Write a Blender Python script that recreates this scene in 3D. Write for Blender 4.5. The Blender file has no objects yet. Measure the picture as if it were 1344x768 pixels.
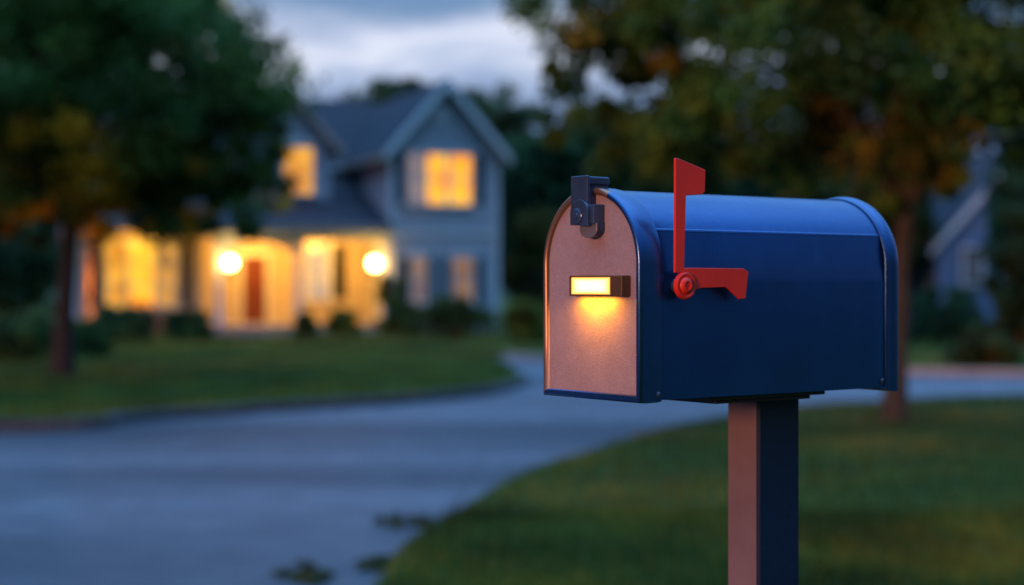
import bpy, bmesh, math, random
from math import sin, cos, pi, radians as R, sqrt, atan2
from mathutils import Vector, Matrix

S = bpy.context.scene
COL = S.collection
rnd = random.Random(11)

# ------------------------------------------------------------------ camera numbers
F, CX, HY, CAMH = 2153.0, 672.0, 374.0, 1.42      # focal length and principal point measured on the photograph

def gnd(px, py):
    "ground point seen at a place of the photograph"
    Z = F * CAMH / (py - HY)
    return ((px - CX) / F * Z, Z)

# ------------------------------------------------------------------ helpers
class MB:
    def __init__(s):
        s.v, s.f, s.m, s.sm = [], [], [], []
    def add(s, vs, fs, mat=0, smooth=False):
        o = len(s.v)
        s.v += [tuple(p) for p in vs]
        for f in fs:
            s.f.append(tuple(i + o for i in f)); s.m.append(mat); s.sm.append(smooth)
    def box(s, x0, x1, y0, y1, z0, z1, mat=0):
        vs = [(x, y, z) for z in (z0, z1) for y in (y0, y1) for x in (x0, x1)]
        s.add(vs, [(0, 2, 3, 1), (4, 5, 7, 6), (0, 1, 5, 4), (2, 6, 7, 3), (0, 4, 6, 2), (1, 3, 7, 5)], mat)
    def cbox(s, x0, x1, y0, y1, z0, z1, b=.002, mat=0):
        "box with chamfered edges"
        bm = bmesh.new()
        bmesh.ops.create_cube(bm, size=1)
        for v in bm.verts:
            v.co = Vector(((x0 + x1) / 2 + v.co.x * (x1 - x0), (y0 + y1) / 2 + v.co.y * (y1 - y0), (z0 + z1) / 2 + v.co.z * (z1 - z0)))
        bmesh.ops.bevel(bm, geom=list(bm.edges), offset=b, segments=2, affect='EDGES', profile=.5)
        s.bm(bm, mat)
    def bm(s, bm, mat=0, smooth=False):
        bm.verts.index_update()
        s.add([v.co[:] for v in bm.verts], [tuple(v.index for v in f.verts) for f in bm.faces], mat, smooth)
        bm.free()
    def prism(s, poly, axis, a, b, mat=0, bevel=0, smooth=False):
        "extrude a 2-D polygon along an axis: axis x -> (y,z), y -> (x,z), z -> (x,y)"
        def P(u, w, t):
            return {'x': (t, u, w), 'y': (u, t, w), 'z': (u, w, t)}[axis]
        n = len(poly)
        bm = bmesh.new()
        A = [bm.verts.new(P(u, w, a)) for u, w in poly]
        B = [bm.verts.new(P(u, w, b)) for u, w in poly]
        bm.faces.new(A); bm.faces.new(B[::-1])
        for i in range(n):
            bm.faces.new((A[i], B[i], B[(i + 1) % n], A[(i + 1) % n]))
        bmesh.ops.recalc_face_normals(bm, faces=bm.faces)
        if bevel:
            bmesh.ops.bevel(bm, geom=[e for e in bm.edges], offset=bevel, segments=2, affect='EDGES', profile=.5)
        s.bm(bm, mat, smooth)
    def tube(s, pts, rad, n=8, closed=False, cap=True, mat=0, up=None):
        pts = [Vector(p) for p in pts]
        if not hasattr(rad, '__len__'): rad = [rad] * len(pts)
        rings, N = [], len(pts)
        ref = Vector(up) if up else None
        vs, fs = [], []
        for i, p in enumerate(pts):
            if closed: d = pts[(i + 1) % N] - pts[i - 1]
            else: d = pts[min(i + 1, N - 1)] - pts[max(i - 1, 0)]
            d.normalize()
            if ref is None or abs(ref.dot(d)) > .95:
                ref = Vector((0, 0, 1)) if abs(d.z) < .9 else Vector((1, 0, 0))
            a = (ref - d * ref.dot(d)).normalized(); b = d.cross(a)
            if not up: ref = a
            for k in range(n):
                t = 2 * pi * k / n
                vs.append(p + (a * cos(t) + b * sin(t)) * rad[i])
        for i in range(N if closed else N - 1):
            j = (i + 1) % N
            for k in range(n):
                l = (k + 1) % n
                fs.append((i * n + k, i * n + l, j * n + l, j * n + k))
        if cap and not closed:
            fs.append(tuple(range(n))[::-1]); fs.append(tuple((N - 1) * n + k for k in range(n)))
        s.add(vs, fs, mat, True)
    def lathe(s, c, axis, prof, n=24, mat=0, smooth=True):
        "prof = (radius, distance along axis)"
        ax = Vector(axis).normalized()
        ref = Vector((0, 0, 1)) if abs(ax.z) < .9 else Vector((1, 0, 0))
        a = (ref - ax * ref.dot(ax)).normalized(); b = ax.cross(a); c = Vector(c)
        vs, fs = [], []
        for r, t in prof:
            for k in range(n):
                q = 2 * pi * k / n
                vs.append(c + ax * t + (a * cos(q) + b * sin(q)) * max(r, 1e-5))
        for i in range(len(prof) - 1):
            for k in range(n):
                l = (k + 1) % n
                fs.append((i * n + k, i * n + l, (i + 1) * n + l, (i + 1) * n + k))
        fs.append(tuple(range(n))[::-1]); fs.append(tuple((len(prof) - 1) * n + k for k in range(n)))
        s.add(vs, fs, mat, smooth)
    def ball(s, c, r, mat=0, sub=3, sq=(1, 1, 1)):
        bm = bmesh.new(); bmesh.ops.create_icosphere(bm, subdivisions=sub, radius=1)
        for v in bm.verts: v.co = Vector((c[0] + v.co.x * r * sq[0], c[1] + v.co.y * r * sq[1], c[2] + v.co.z * r * sq[2]))
        s.bm(bm, mat, True)
    def build(s, name, mats, parent=None, angle=40, recalc=True):
        me = bpy.data.meshes.new(name)
        me.from_pydata(s.v, [], s.f)
        if not isinstance(mats, (list, tuple)): mats = [mats]
        for m in mats: me.materials.append(m)
        me.polygons.foreach_set('material_index', s.m)
        me.polygons.foreach_set('use_smooth', s.sm)
        me.update()
        if recalc and len(s.f) < 20000:
            bm = bmesh.new(); bm.from_mesh(me)
            if getattr(s, 'merge', False): bmesh.ops.remove_doubles(bm, verts=bm.verts, dist=1e-6)
            bmesh.ops.recalc_face_normals(bm, faces=bm.faces)
            bm.to_mesh(me); bm.free()
        if any(s.sm):
            me.set_sharp_from_angle(angle=R(angle))
        o = bpy.data.objects.new(name, me); COL.objects.link(o)
        o.parent = parent
        return o

def empty(name, loc=(0, 0, 0), rz=0):
    o = bpy.data.objects.new(name, None); COL.objects.link(o)
    o.location = loc; o.rotation_euler = (0, 0, rz); o.empty_display_size = .2
    return o
def tag(o, label, cat, group=None, kind=None):
    if label: o['label'] = label
    if cat: o['category'] = cat
    if group: o['group'] = group
    if kind: o['kind'] = kind
    return o

# ------------------------------------------------------------------ materials
class Mat:
    def __init__(s, name):
        s.m = bpy.data.materials.new(name); s.m.use_nodes = True
        s.t = s.m.node_tree; s.n = s.t.nodes; s.l = s.t.links
        s.b = s.n['Principled BSDF']; s.out = s.n['Material Output']
    def N(s, typ, **kw):
        nd = s.n.new(typ)
        for k, v in kw.items(): setattr(nd, k, v)
        return nd
    def coord(s, kind='Object', scale=(1, 1, 1)):
        tc = s.N('ShaderNodeTexCoord'); mp = s.N('ShaderNodeMapping')
        mp.inputs['Scale'].default_value = scale
        s.l.new(tc.outputs[kind], mp.inputs[0]); return mp.outputs[0]
    def noise(s, scale, detail=4, rough=.55, vec=None):
        nt = s.N('ShaderNodeTexNoise'); nt.inputs['Scale'].default_value = scale
        nt.inputs['Detail'].default_value = detail; nt.inputs['Roughness'].default_value = rough
        s.l.new(vec or s.coord(), nt.inputs['Vector']); return nt.outputs['Fac']
    def ramp(s, fac, stops):
        r = s.N('ShaderNodeValToRGB'); e = r.color_ramp.elements
        while len(e) < len(stops): e.new(.5)
        for el, (p, c) in zip(e, stops):
            el.position = p; el.color = (*c, 1) if len(c) == 3 else c
        s.l.new(fac, r.inputs[0]); return r.outputs[0]
    def math(s, op, a, b=None):
        nd = s.N('ShaderNodeMath', operation=op)
        for i, x in enumerate((a, b)):
            if x is None: continue
            if isinstance(x, (int, float)): nd.inputs[i].default_value = x
            else: s.l.new(x, nd.inputs[i])
        return nd.outputs[0]
    def mix(s, fac, a, b, mode='MIX'):
        nd = s.N('ShaderNodeMix', data_type='RGBA', blend_type=mode)
        for i, x in zip((0, 6, 7), (fac, a, b)):
            if isinstance(x, (int, float)): nd.inputs[i].default_value = x
            elif isinstance(x, tuple): nd.inputs[i].default_value = (*x, 1)
            else: s.l.new(x, nd.inputs[i])
        return nd.outputs[2]
    def col(s, c):
        if isinstance(c, tuple): s.b.inputs['Base Color'].default_value = (*c, 1)
        else: s.l.new(c, s.b.inputs['Base Color'])
    def bump(s, h, strength=.3, dist=.01):
        b = s.N('ShaderNodeBump'); b.inputs['Strength'].default_value = strength
        b.inputs['Distance'].default_value = dist
        s.l.new(h, b.inputs['Height']); s.l.new(b.outputs[0], s.b.inputs['Normal'])
    def set(s, **kw):
        for k, v in kw.items(): s.b.inputs[k.replace('_', ' ')].default_value = v

def painted(name, c, rough=.5, var=.12, scale=6, bump=0, bscale=300, metal=0, spec=.5):
    m = Mat(name)
    n = m.noise(scale, 5)
    m.col(m.ramp(n, [(.3, tuple(x * (1 - var) for x in c)), (.7, tuple(x * (1 + var) for x in c))]))
    rr = m.noise(scale * 2.3, 4)
    mr = m.N('ShaderNodeMapRange'); mr.inputs['To Min'].default_value = max(rough - .06, .02); mr.inputs['To Max'].default_value = rough + .08
    m.l.new(rr, mr.inputs[0]); m.l.new(mr.outputs[0], m.b.inputs['Roughness'])
    if bump: m.bump(m.noise(bscale, 2), bump, .001)
    m.set(Metallic=metal, Specular_IOR_Level=spec)
    return m.m

def glow(name, c1, c2, strength, scale=1.4):
    "a lit room seen through glass: uneven warm light"
    m = Mat(name)
    n = m.noise(scale, 2, .5)
    cc = m.ramp(n, [(.34, c2), (.62, c1)])
    m.col((.03, .025, .02))
    m.l.new(cc, m.b.inputs['Emission Color'])
    m.set(Emission_Strength=strength, Roughness=.12)
    return m.m

def siding(name, c, pitch=.16, var=.1):
    m = Mat(name)
    v = m.coord()
    sx = m.N('ShaderNodeSeparateXYZ'); m.l.new(v, sx.inputs[0])
    fr = m.math('FRACT', m.math('MULTIPLY', sx.outputs[2], 1 / pitch))
    n = m.noise(3, 5)
    base = m.ramp(n, [(.3, tuple(x * (1 - var) for x in c)), (.7, tuple(x * (1 + var) for x in c))])
    m.col(base)
    m.bump(m.math('SUBTRACT', 1.0, fr), .8, .03)
    m.set(Roughness=.6)
    return m.m

def shingles(name, c):
    m = Mat(name)
    b = m.N('ShaderNodeTexBrick'); b.inputs['Scale'].default_value = 4
    b.inputs['Color1'].default_value = (*c, 1); b.inputs['Color2'].default_value = (*[x * .65 for x in c], 1)
    b.inputs['Mortar'].default_value = (*[x * .3 for x in c], 1); b.inputs['Mortar Size'].default_value = .02
    m.l.new(m.coord(), b.inputs['Vector'])
    n = m.noise(30, 3)
    m.col(m.mix(.5, b.outputs[0], m.ramp(n, [(.3, tuple(x * .6 for x in c)), (.7, tuple(x * 1.4 for x in c))])))
    m.bump(b.outputs['Fac'], .4, .01); m.set(Roughness=.8)
    return m.m

def leaf_mat(name):
    m = Mat(name)
    at = m.N('ShaderNodeAttribute', attribute_name='tint')
    n = m.noise(.9, 3)
    cc = m.mix(1.0, at.outputs['Color'], m.ramp(n, [(.3, (.55, .55, .55)), (.7, (1.9, 1.9, 1.8))]), 'MULTIPLY')
    m.col(cc); m.set(Roughness=.55, Specular_IOR_Level=.25)
    tr = m.N('ShaderNodeBsdfTranslucent'); m.l.new(cc, tr.inputs[0])
    mx = m.N('ShaderNodeMixShader'); mx.inputs[0].default_value = .42
    m.l.new(m.b.outputs[0], mx.inputs[1]); m.l.new(tr.outputs[0], mx.inputs[2]); m.l.new(mx.outputs[0], m.out.inputs[0])
    return m.m

def bark_mat(name, c):
    m = Mat(name)
    n = m.noise(9, 6, .65, m.coord(scale=(3, 3, .6)))
    m.col(m.ramp(n, [(.3, tuple(x * .45 for x in c)), (.7, tuple(x * 1.5 for x in c))]))
    m.bump(n, .9, .03); m.set(Roughness=.9)
    return m.m

LEAF = leaf_mat('foliage'); BARK = bark_mat('bark', (.075, .05, .04)); BARK_WARM = bark_mat('bark_warm', (.055, .046, .034))

# ------------------------------------------------------------------ sky, sun, camera
SUN_EL = R(6.5); SUN_DIR = Vector((-1, -1.3, 0)).normalized()     # direction towards the sun (seen from the scene)
W = bpy.data.worlds.new('World'); S.world = W; W.use_nodes = True
wn, wl = W.node_tree.nodes, W.node_tree.links
bg = wn['Background']
sky = wn.new('ShaderNodeTexSky'); sky.sky_type = 'NISHITA'; sky.sun_disc = False
sky.sun_elevation = R(4); sky.sun_rotation = atan2(SUN_DIR.x, SUN_DIR.y); sky.altitude = 50; sky.dust_density = .6; sky.ozone_density = 3
tc = wn.new('ShaderNodeTexCoord')
def wmath(op, a, b=None, clamp=False):
    nd = wn.new('ShaderNodeMath'); nd.operation = op; nd.use_clamp = clamp
    for i, x in enumerate((a, b)):
        if x is None: continue
        if isinstance(x, (int, float)): nd.inputs[i].default_value = x
        else: wl.new(x, nd.inputs[i])
    return nd.outputs[0]
def wmix(f, a, b, mode='MIX'):
    nd = wn.new('ShaderNodeMix'); nd.data_type = 'RGBA'; nd.blend_type = mode
    for i, x in zip((0, 6, 7), (f, a, b)):
        if isinstance(x, (int, float)): nd.inputs[i].default_value = x
        elif isinstance(x, tuple): nd.inputs[i].default_value = (*x, 1)
        else: wl.new(x, nd.inputs[i])
    return nd.outputs[2]
mp = wn.new('ShaderNodeMapping'); mp.inputs['Scale'].default_value = (1, 1, 3.2); mp.inputs['Location'].default_value = (.35, .2, .0)
wl.new(tc.outputs['Generated'], mp.inputs[0])
nz = wn.new('ShaderNodeTexNoise'); nz.inputs['Scale'].default_value = 5.5; nz.inputs['Detail'].default_value = 5; nz.inputs['Roughness'].default_value = .5
wl.new(mp.outputs[0], nz.inputs['Vector'])
sep = wn.new('ShaderNodeSeparateXYZ'); wl.new(tc.outputs['Generated'], sep.inputs[0])
# cloud deck: bands of altitude broken up by noise
alt = wmath('ADD', sep.outputs[2], wmath('MULTIPLY', wmath('SUBTRACT', nz.outputs['Fac'], .5), .11))
cr = wn.new('ShaderNodeValToRGB'); els = cr.color_ramp.elements
BLUE = 1
stops = [(.0, (.04, .07, .15)), (.07, (.12, .21, .43)), (.112, (.19, .29, .54)), (.130, (.44, .54, .78)), (.144, (.86, .90, 1.06)), (.155, (.54, .62, .84)),
         (.168, (.20, .33, .55)), (.21, (.13, .26, .55)), (.42, (.22, .60, 1.32)), (.66, (.26, .72, 1.6)), (.82, (.75, 1.6, 3.0)), (1.0, (1.0, 2.0, 3.4))]
while len(els) < len(stops): els.new(.5)
for e, (p, c) in zip(els, stops): e.position = p; e.color = (*c, 1)
wl.new(alt, cr.inputs[0])
skyt = wmix(1.0, sky.outputs[0], (.11, .125, .15), 'MULTIPLY')
dirn = wmath('MAXIMUM', wmath('ADD', wmath('MULTIPLY', sep.outputs[1], .75), .34, True), .145)     # the afterglow side is brighter than the side behind the viewer
upw = wmath('ADD', dirn, wmath('MULTIPLY', wmath('MAXIMUM', sep.outputs[2], 0.0), .7), True)
full = wmix(1.0, wmix(.90, skyt, cr.outputs[0]), upw, 'MULTIPLY')
wl.new(full, bg.inputs[0]); bg.inputs[1].default_value = 1.0
SKYSTRENGTH = bg.inputs[1]

sl = bpy.data.lights.new('sun', 'SUN'); sl.energy = 2.2; sl.angle = R(8); sl.color = (1, .38, .19)
so = bpy.data.objects.new('sun', sl); COL.objects.link(so)
d = Vector((SUN_DIR.x * cos(SUN_EL), SUN_DIR.y * cos(SUN_EL), sin(SUN_EL)))
so.rotation_euler = d.to_track_quat('Z', 'Y').to_euler(); so.location = (-20, 0, 12)

cam = bpy.data.cameras.new('camera'); co = bpy.data.objects.new('camera', cam); COL.objects.link(co)
co.location = (0, 0, CAMH); co.rotation_euler = (R(90), 0, 0)
cam.sensor_width = 36; cam.lens = F / 1344 * 36; cam.shift_y = -(384 - HY) / 1344
cam.clip_start = .05; cam.clip_end = 3000
cam.dof.use_dof = True; cam.dof.focus_distance = 1.90; cam.dof.aperture_fstop = 2.75
S.camera = co
S.view_settings.view_transform = 'Standard'; S.view_settings.look = 'None'; S.view_settings.exposure = 0; S.view_settings.gamma = 1
S.cycles.use_denoising = True
S.cycles.max_bounces = 6; S.cycles.sample_clamp_indirect = 4; S.cycles.caustics_reflective = False; S.cycles.caustics_refractive = False

# ------------------------------------------------------------------ ground, road, lawns
def smooth_poly(pts, n=8):
    "Catmull-Rom through an open list of points"
    out = []
    P = [pts[0]] + list(pts) + [pts[-1]]
    for i in range(1, len(P) - 2):
        for k in range(n):
            t = k / n
            out.append(tuple(.5 * (2 * P[i][a] + (P[i + 1][a] - P[i - 1][a]) * t + (2 * P[i - 1][a] - 5 * P[i][a] + 4 * P[i + 1][a] - P[i + 2][a]) * t * t
                                   + (3 * P[i][a] - P[i - 1][a] - 3 * P[i + 1][a] + P[i + 2][a]) * t ** 3) for a in (0, 1)))
    out.append(tuple(pts[-1]))
    return out

def grass_ground(name, c1, c2, c3):
    m = Mat(name)
    a = m.noise(1.1, 4); b = m.noise(14, 5, .7)
    base = m.ramp(a, [(.35, c1), (.55, c2), (.72, c3)])
    m.col(m.mix(1.0, base, m.ramp(b, [(.3, (.45, .45, .45)), (.7, (1.5, 1.5, 1.5))]), 'MULTIPLY'))
    m.bump(b, 1.0, .05); m.set(Roughness=.9, Specular_IOR_Level=.15)
    return m.m
GRASS_A = grass_ground('lawn_grass', (.03, .068, .016), (.05, .088, .014), (.12, .11, .014))
SOIL = grass_ground('field_grass', (.02, .04, .015), (.03, .05, .015), (.04, .05, .02))

m = Mat('asphalt')
n1 = m.noise(.22, 3, .5, m.coord(scale=(.35, 1.6, 1))); n2 = m.noise(2.5, 5, .6); n3 = m.noise(160, 3, .7)
c = m.ramp(n1, [(.36, (.032, .040, .058)), (.64, (.125, .140, .175))])
c = m.mix(1.0, c, m.ramp(n2, [(.28, (.66, .66, .69)), (.72, (1.28, 1.27, 1.22))]), 'MULTIPLY')
c = m.mix(1.0, c, m.ramp(n3, [(.3, (.6, .6, .6)), (.7, (1.35, 1.35, 1.35))]), 'MULTIPLY')
vo = m.N('ShaderNodeTexVoronoi', feature='DISTANCE_TO_EDGE'); vo.inputs['Scale'].default_value = .32
m.l.new(m.mix(.35, m.coord(), m.N('ShaderNodeTexNoise').outputs['Color']), vo.inputs['Vector'])
c = m.mix(m.ramp(vo.outputs['Distance'], [(.0, (.4, .4, .4)), (.008, (0, 0, 0))]), c, (.02, .02, .025))
m.col(c); m.bump(n3, .5, .008); m.set(Roughness=.62)
ASPHALT = m.m
CONC = painted('kerb_concrete', (.26, .25, .24), .85, .2, 5, .4, 90)

g = MB(); g.box(-1500, 1500, -400, 2500, -.5, 0)
tag(g.build('ground', SOIL), 'dark grassy ground reaching to the horizon', None, kind='structure')
rd = MB(); rd.add([(-90, -30, .006), (90, -30, .006), (90, 47, .006), (-90, 47, .006)], [(0, 1, 2, 3)])
tag(rd.build('road', ASPHALT), 'blue grey asphalt road curving past the mailbox', None, kind='structure')

LZ = .10
def lawn(edge, closing, label):
    poly = edge + closing
    lm = MB()
    bm = bmesh.new()
    top = [bm.verts.new((x, y, LZ)) for x, y in poly]
    bot = [bm.verts.new((x, y, -.05)) for x, y in poly]
    f = bm.faces.new(top)
    for i in range(len(poly)):
        j = (i + 1) % len(poly)
        bm.faces.new((top[i], bot[i], bot[j], top[j]))
    bmesh.ops.triangulate(bm, faces=[f]); bmesh.ops.recalc_face_normals(bm, faces=bm.faces)
    lm.bm(bm)
    return tag(lm.build('lawn', GRASS_A), label, None, kind='structure')
def kerb(edge, side, label, w=.11, h=.115, mat=None):
    "a low concrete kerb along the lawn's edge; side = +1 when the road lies to the left of the line"
    k = MB(); n = len(edge); vs = []
    for i, p in enumerate(edge):
        a, b = edge[max(i - 1, 0)], edge[min(i + 1, n - 1)]
        dx, dy = b[0] - a[0], b[1] - a[1]; l = sqrt(dx * dx + dy * dy) or 1
        nx, ny = -dy / l * side, dx / l * side
        for off, z in ((.003, 0), (.003, h), (w - .015, h), (w, h - .02), (w + .01, 0)):
            vs.append((p[0] + nx * off, p[1] + ny * off, z))
    fs = [(i * 5 + a, i * 5 + a + 1, (i + 1) * 5 + a + 1, (i + 1) * 5 + a) for i in range(n - 1) for a in range(4)]
    k.add(vs, fs)
    return tag(k.build('kerb', mat or CONC), label, None, kind='structure')

eA = [(-60, 6), (-22, 13), (-12, 15.4), gnd(0, 567), gnd(170, 554), gnd(330, 543), gnd(500, 532), gnd(620, 521), gnd(672, 510), gnd(683, 500), gnd(662, 484),
      gnd(628, 474), (-2.6, 34.6), (-5.0, 37.8), (-7.0, 40.6), (-7.9, 42.6), (-8.0, 60)]
eA = smooth_poly(eA)
lawn(eA, [(-8, 140), (-120, 140), (-120, 6)], 'left lawn in front of the porch ending in a rounded tip')
kerb(eA[:9 * 8], -1, 'low dark kerb along the left lawn', mat=painted('dark_kerb', (.05, .05, .055), .85, .3, 5, .4, 90))
eB = [(-6.6, 60), (-6.5, 42.6), (-5.4, 40.3), (-3.4, 37.6), (-1.3, 34.2), gnd(668, 471), gnd(735, 476), (2.8, 28.0), (6, 26.0), (9, 25.0), (16, 23.4), (60, 12)]
eB = smooth_poly(eB)
lawn(eB, [(140, 12), (140, 140), (-6.6, 140)], 'far lawn beyond the road and under the trees')
kerb(eB[5 * 8:], -1, 'low kerb along the far lawn')
eC = [(60, 4), (22, 16), (11, 19.2), gnd(1344, 530), gnd(1180, 537), gnd(1040, 546), gnd(890, 572), gnd(760, 612), gnd(680, 643), gnd(605, 690), gnd(548, 730), gnd(512, 768), (-.62, 6), (-.6, 3), (-.62, -3), (-.6, -12)]
eC = smooth_poly(eC)
lawnC = lawn(eC, [(60, -12)], 'near lawn on which the mailbox stands')

# grass blades that break up the lawns
import numpy as np
def in_poly(x, y, poly):
    c = np.zeros(len(x), bool); n = len(poly)
    for i in range(n):
        x0, y0 = poly[i]; x1, y1 = poly[i - 1]
        if y0 == y1: continue
        k = ((y0 > y) != (y1 > y)) & (x < (x1 - x0) * (y - y0) / (y1 - y0) + x0)
        c ^= k
    return c
def blades(name, label, poly, spots, n, h, w, z, cols, seed):
    g = np.random.default_rng(seed)
    P = np.array([s(g, n // len(spots)) for s in spots]).reshape(-1, 2) if False else np.concatenate([s(g, n // len(spots)) for s in spots])
    rag = g.normal(0, .05, P.shape) + .05 * np.sin(P[:, ::-1] * np.array((2.3, 3.1)))
    k = in_poly(P[:, 0] + rag[:, 0], P[:, 1] + rag[:, 1], poly); P = P[k]; n = len(P)
    z = np.where(in_poly(P[:, 0], P[:, 1], poly), z, .012)
    hh = h * g.uniform(.45, 1.3, n); a = g.uniform(0, 2 * pi, n); lean = g.uniform(0, .7, n) * hh; la = g.uniform(0, 2 * pi, n)
    B = np.zeros((n, 3, 3))
    B[:, 0] = np.c_[P[:, 0] - np.cos(a) * w, P[:, 1] - np.sin(a) * w, z - .005]
    B[:, 1] = np.c_[P[:, 0] + np.cos(a) * w, P[:, 1] + np.sin(a) * w, z - .005]
    B[:, 2] = np.c_[P[:, 0] + np.cos(la) * lean, P[:, 1] + np.sin(la) * lean, z + hh]
    me = bpy.data.meshes.new(name); me.from_pydata(B.reshape(-1, 3).tolist(), [], np.arange(n * 3).reshape(-1, 3).tolist())
    # patches of yellower and greener grass
    f = np.sin(P[:, 0] * 1.7 + 1.3 * np.sin(P[:, 1] * .9)) * np.sin(P[:, 1] * 1.3 + 1.1 * np.sin(P[:, 0] * 1.1)) + g.normal(0, .45, n)
    C = np.array(cols)[np.clip(((f + 1) / 2 * len(cols)).astype(int), 0, len(cols) - 1)] * g.uniform(.6, 1.35, (n, 1))
    at = me.attributes.new('tint', 'FLOAT_COLOR', 'POINT')
    at.data.foreach_set('color', np.repeat(np.c_[C, np.ones(n)], 3, 0).ravel().astype(np.float32))
    me.materials.append(LEAF)
    o = bpy.data.objects.new(name, me); COL.objects.link(o)
    return tag(o, label, 'grass', kind='stuff')
GC = [(.032, .078, .018), (.042, .095, .017), (.078, .11, .016), (.17, .15, .018)]
def fan(y0, y1, k0, k1, power=1.0):
    def s(g, n):
        y = y0 + (y1 - y0) * g.uniform(0, 1, n) ** power
        return np.c_[y * (k0 + (k1 - k0) * g.uniform(0, 1, n)), y]
    return s
polyC = eC + [(60, -12)]
blades('grass', 'short dusk green grass on the lawn around the mailbox post', polyC,
       [fan(4.5, 9.5, -.14, .36, 1.0), fan(9, 21, -.1, .38, 1.0), fan(1.3, 6, -.45, .5, .8), fan(2.0, 19, .34, .85, .9)], 210000, .065, .004, LZ, GC, 3)
polyA = eA + [(-8, 140), (-120, 140), (-120, 6)]
polyB = eB + [(140, 12), (140, 140), (-6.6, 140)]
GC2 = [(.045, .105, .026), (.055, .125, .022), (.10, .14, .018), (.15, .14, .016)]
blades('grass', 'mown grass on the left lawn in front of the porch', polyA, [fan(14, 44, -.36, .02)], 60000, .06, .012, LZ, GC2, 4)
blades('grass', 'mown grass on the far lawn beyond the road', polyB, [fan(24, 48, -.12, .6)], 55000, .06, .012, LZ, GC2, 5)

# ------------------------------------------------------------------ mailbox
D = 1.85
bW, bL = .0958 * D, .235 * D
ZB = CAMH - .0715 * D                   # underside of the box
RZ = atan2(.595, .804)
V = Vector((cos(RZ), sin(RZ), 0)); U = Vector((-sin(RZ), cos(RZ), 0))
C0 = Vector((.079 * D, D, 0))           # the near front corner of the box, on the ground
POST = (.1525 * D, bW / 2)              # the post's axis in box coordinates
base = C0 + V * POST[0] + U * POST[1]
mail = empty('mailbox', (base.x, base.y, LZ), RZ)
tag(mail, 'navy blue arched metal mailbox with raised red flag on a square post', 'mailbox')
OX, OY, OZ = POST[0], POST[1], LZ
def side(px, py, off=0):
    "photograph -> (x,z) on the near long side of the box (off = distance proud of it)"
    k = (px - CX) / F
    y = -off / D
    s = (k * (1 + .804 * y) - .079 + .595 * y) / (.804 - .595 * k)
    return s * D, CAMH + (HY - py) / F * (1 + .595 * s + .804 * y) * D
def front(px, py, off=0):
    "photograph -> (y,z) on the door's plane"
    k = (px - CX) / F
    x = -off / D
    y = (.079 + .804 * x - k * (1 + .595 * x)) / (.595 + .804 * k)
    return y * D, CAMH + (HY - py) / F * (1 + .804 * y + .595 * x) * D
class BX(MB):
    "mesh builder in box coordinates (x to the rear, y to the far side, z up from the road)"
    def build(s, name, mats, parent=mail, **kw):
        s.v = [(x - OX, y - OY, z - OZ) for x, y, z in s.v]
        return super().build(name, mats, parent, **kw)

def navy(name, base, rough, coat, metal=0):
    m = Mat(name)
    n = m.noise(7, 5); n2 = m.noise(900, 2); n3 = m.noise(38, 6, .7)
    streak = m.noise(30, 4, .6, m.coord(scale=(1, 1, .07)))          # water streaks
    dust = m.noise(150, 4, .8); wav = m.noise(11, 2, .4)
    c = m.ramp(n, [(.3, tuple(x * .86 for x in base)), (.7, tuple(x * 1.14 for x in base))])
    geo = m.N('ShaderNodeNewGeometry'); sx = m.N('ShaderNodeSeparateXYZ'); m.l.new(geo.outputs['Normal'], sx.inputs[0])
    up = m.math('MULTIPLY', m.math('MAXIMUM', sx.outputs[2], 0.0), .16)
    c = m.mix(m.math('MULTIPLY', m.ramp(dust, [(.52, (0, 0, 0)), (.74, (1, 1, 1))]), m.math('ADD', up, .035)), c, (.22, .24, .27))
    c = m.mix(m.ramp(streak, [(.55, (0, 0, 0)), (.8, (.22, .22, .22))]), c, tuple(x * 1.5 + .006 for x in base))
    m.col(c)
    mr = m.N('ShaderNodeMapRange'); mr.inputs['To Min'].default_value = rough - .10; mr.inputs['To Max'].default_value = rough + .14
    m.l.new(m.math('ADD', m.math('MULTIPLY', n3, .6), m.math('MULTIPLY', streak, .4)), mr.inputs[0]); m.l.new(mr.outputs[0], m.b.inputs['Roughness'])
    b1 = m.N('ShaderNodeBump'); b1.inputs['Strength'].default_value = .22; b1.inputs['Distance'].default_value = .004
    m.l.new(wav, b1.inputs['Height'])
    b2 = m.N('ShaderNodeBump'); b2.inputs['Strength'].default_value = .10; b2.inputs['Distance'].default_value = .0008
    m.l.new(n2, b2.inputs['Height']); m.l.new(b1.outputs[0], b2.inputs['Normal']); m.l.new(b2.outputs[0], m.b.inputs['Normal'])
    m.set(Coat_Weight=coat, Coat_Roughness=.22, Specular_IOR_Level=.3, Metallic=metal)
    return m.m
NAVY = navy('navy_paint', (.012, .084, .262), .29, .5, .85)
NAVY_RIM = navy('navy_rim_paint', (.018, .088, .25), .27, .5, .85)
m = Mat('door_powder_coat')
n = m.noise(26, 5, .6); n2 = m.noise(420, 3, .65)
cc = m.ramp(n, [(.3, (.29, .215, .225)), (.7, (.385, .285, .29))])
m.col(m.mix(.24, cc, m.ramp(n2, [(.35, (.20, .16, .165)), (.65, (.48, .385, .37))])))
m.bump(n2, .28, .0012); m.set(Roughness=.5, Specular_IOR_Level=.4)
DOORM = m.m
RED = painted('flag_red_paint', (.80, .032, .018), .38, .1, 14, .05, 700)
BLACK = painted('latch_black_metal', (.05, .09, .16), .24, .2, 30, .08, 400, .45)
STEEL = painted('latch_steel', (.42, .36, .34), .38, .15, 40, 0, 1, .8)
RIM_LIT = painted('rim_warm_reflection', (.34, .19, .12), .32, .15, 30, 0, 1, .7)  # warm reflection coloured into the far side of the rolled edge
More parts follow.
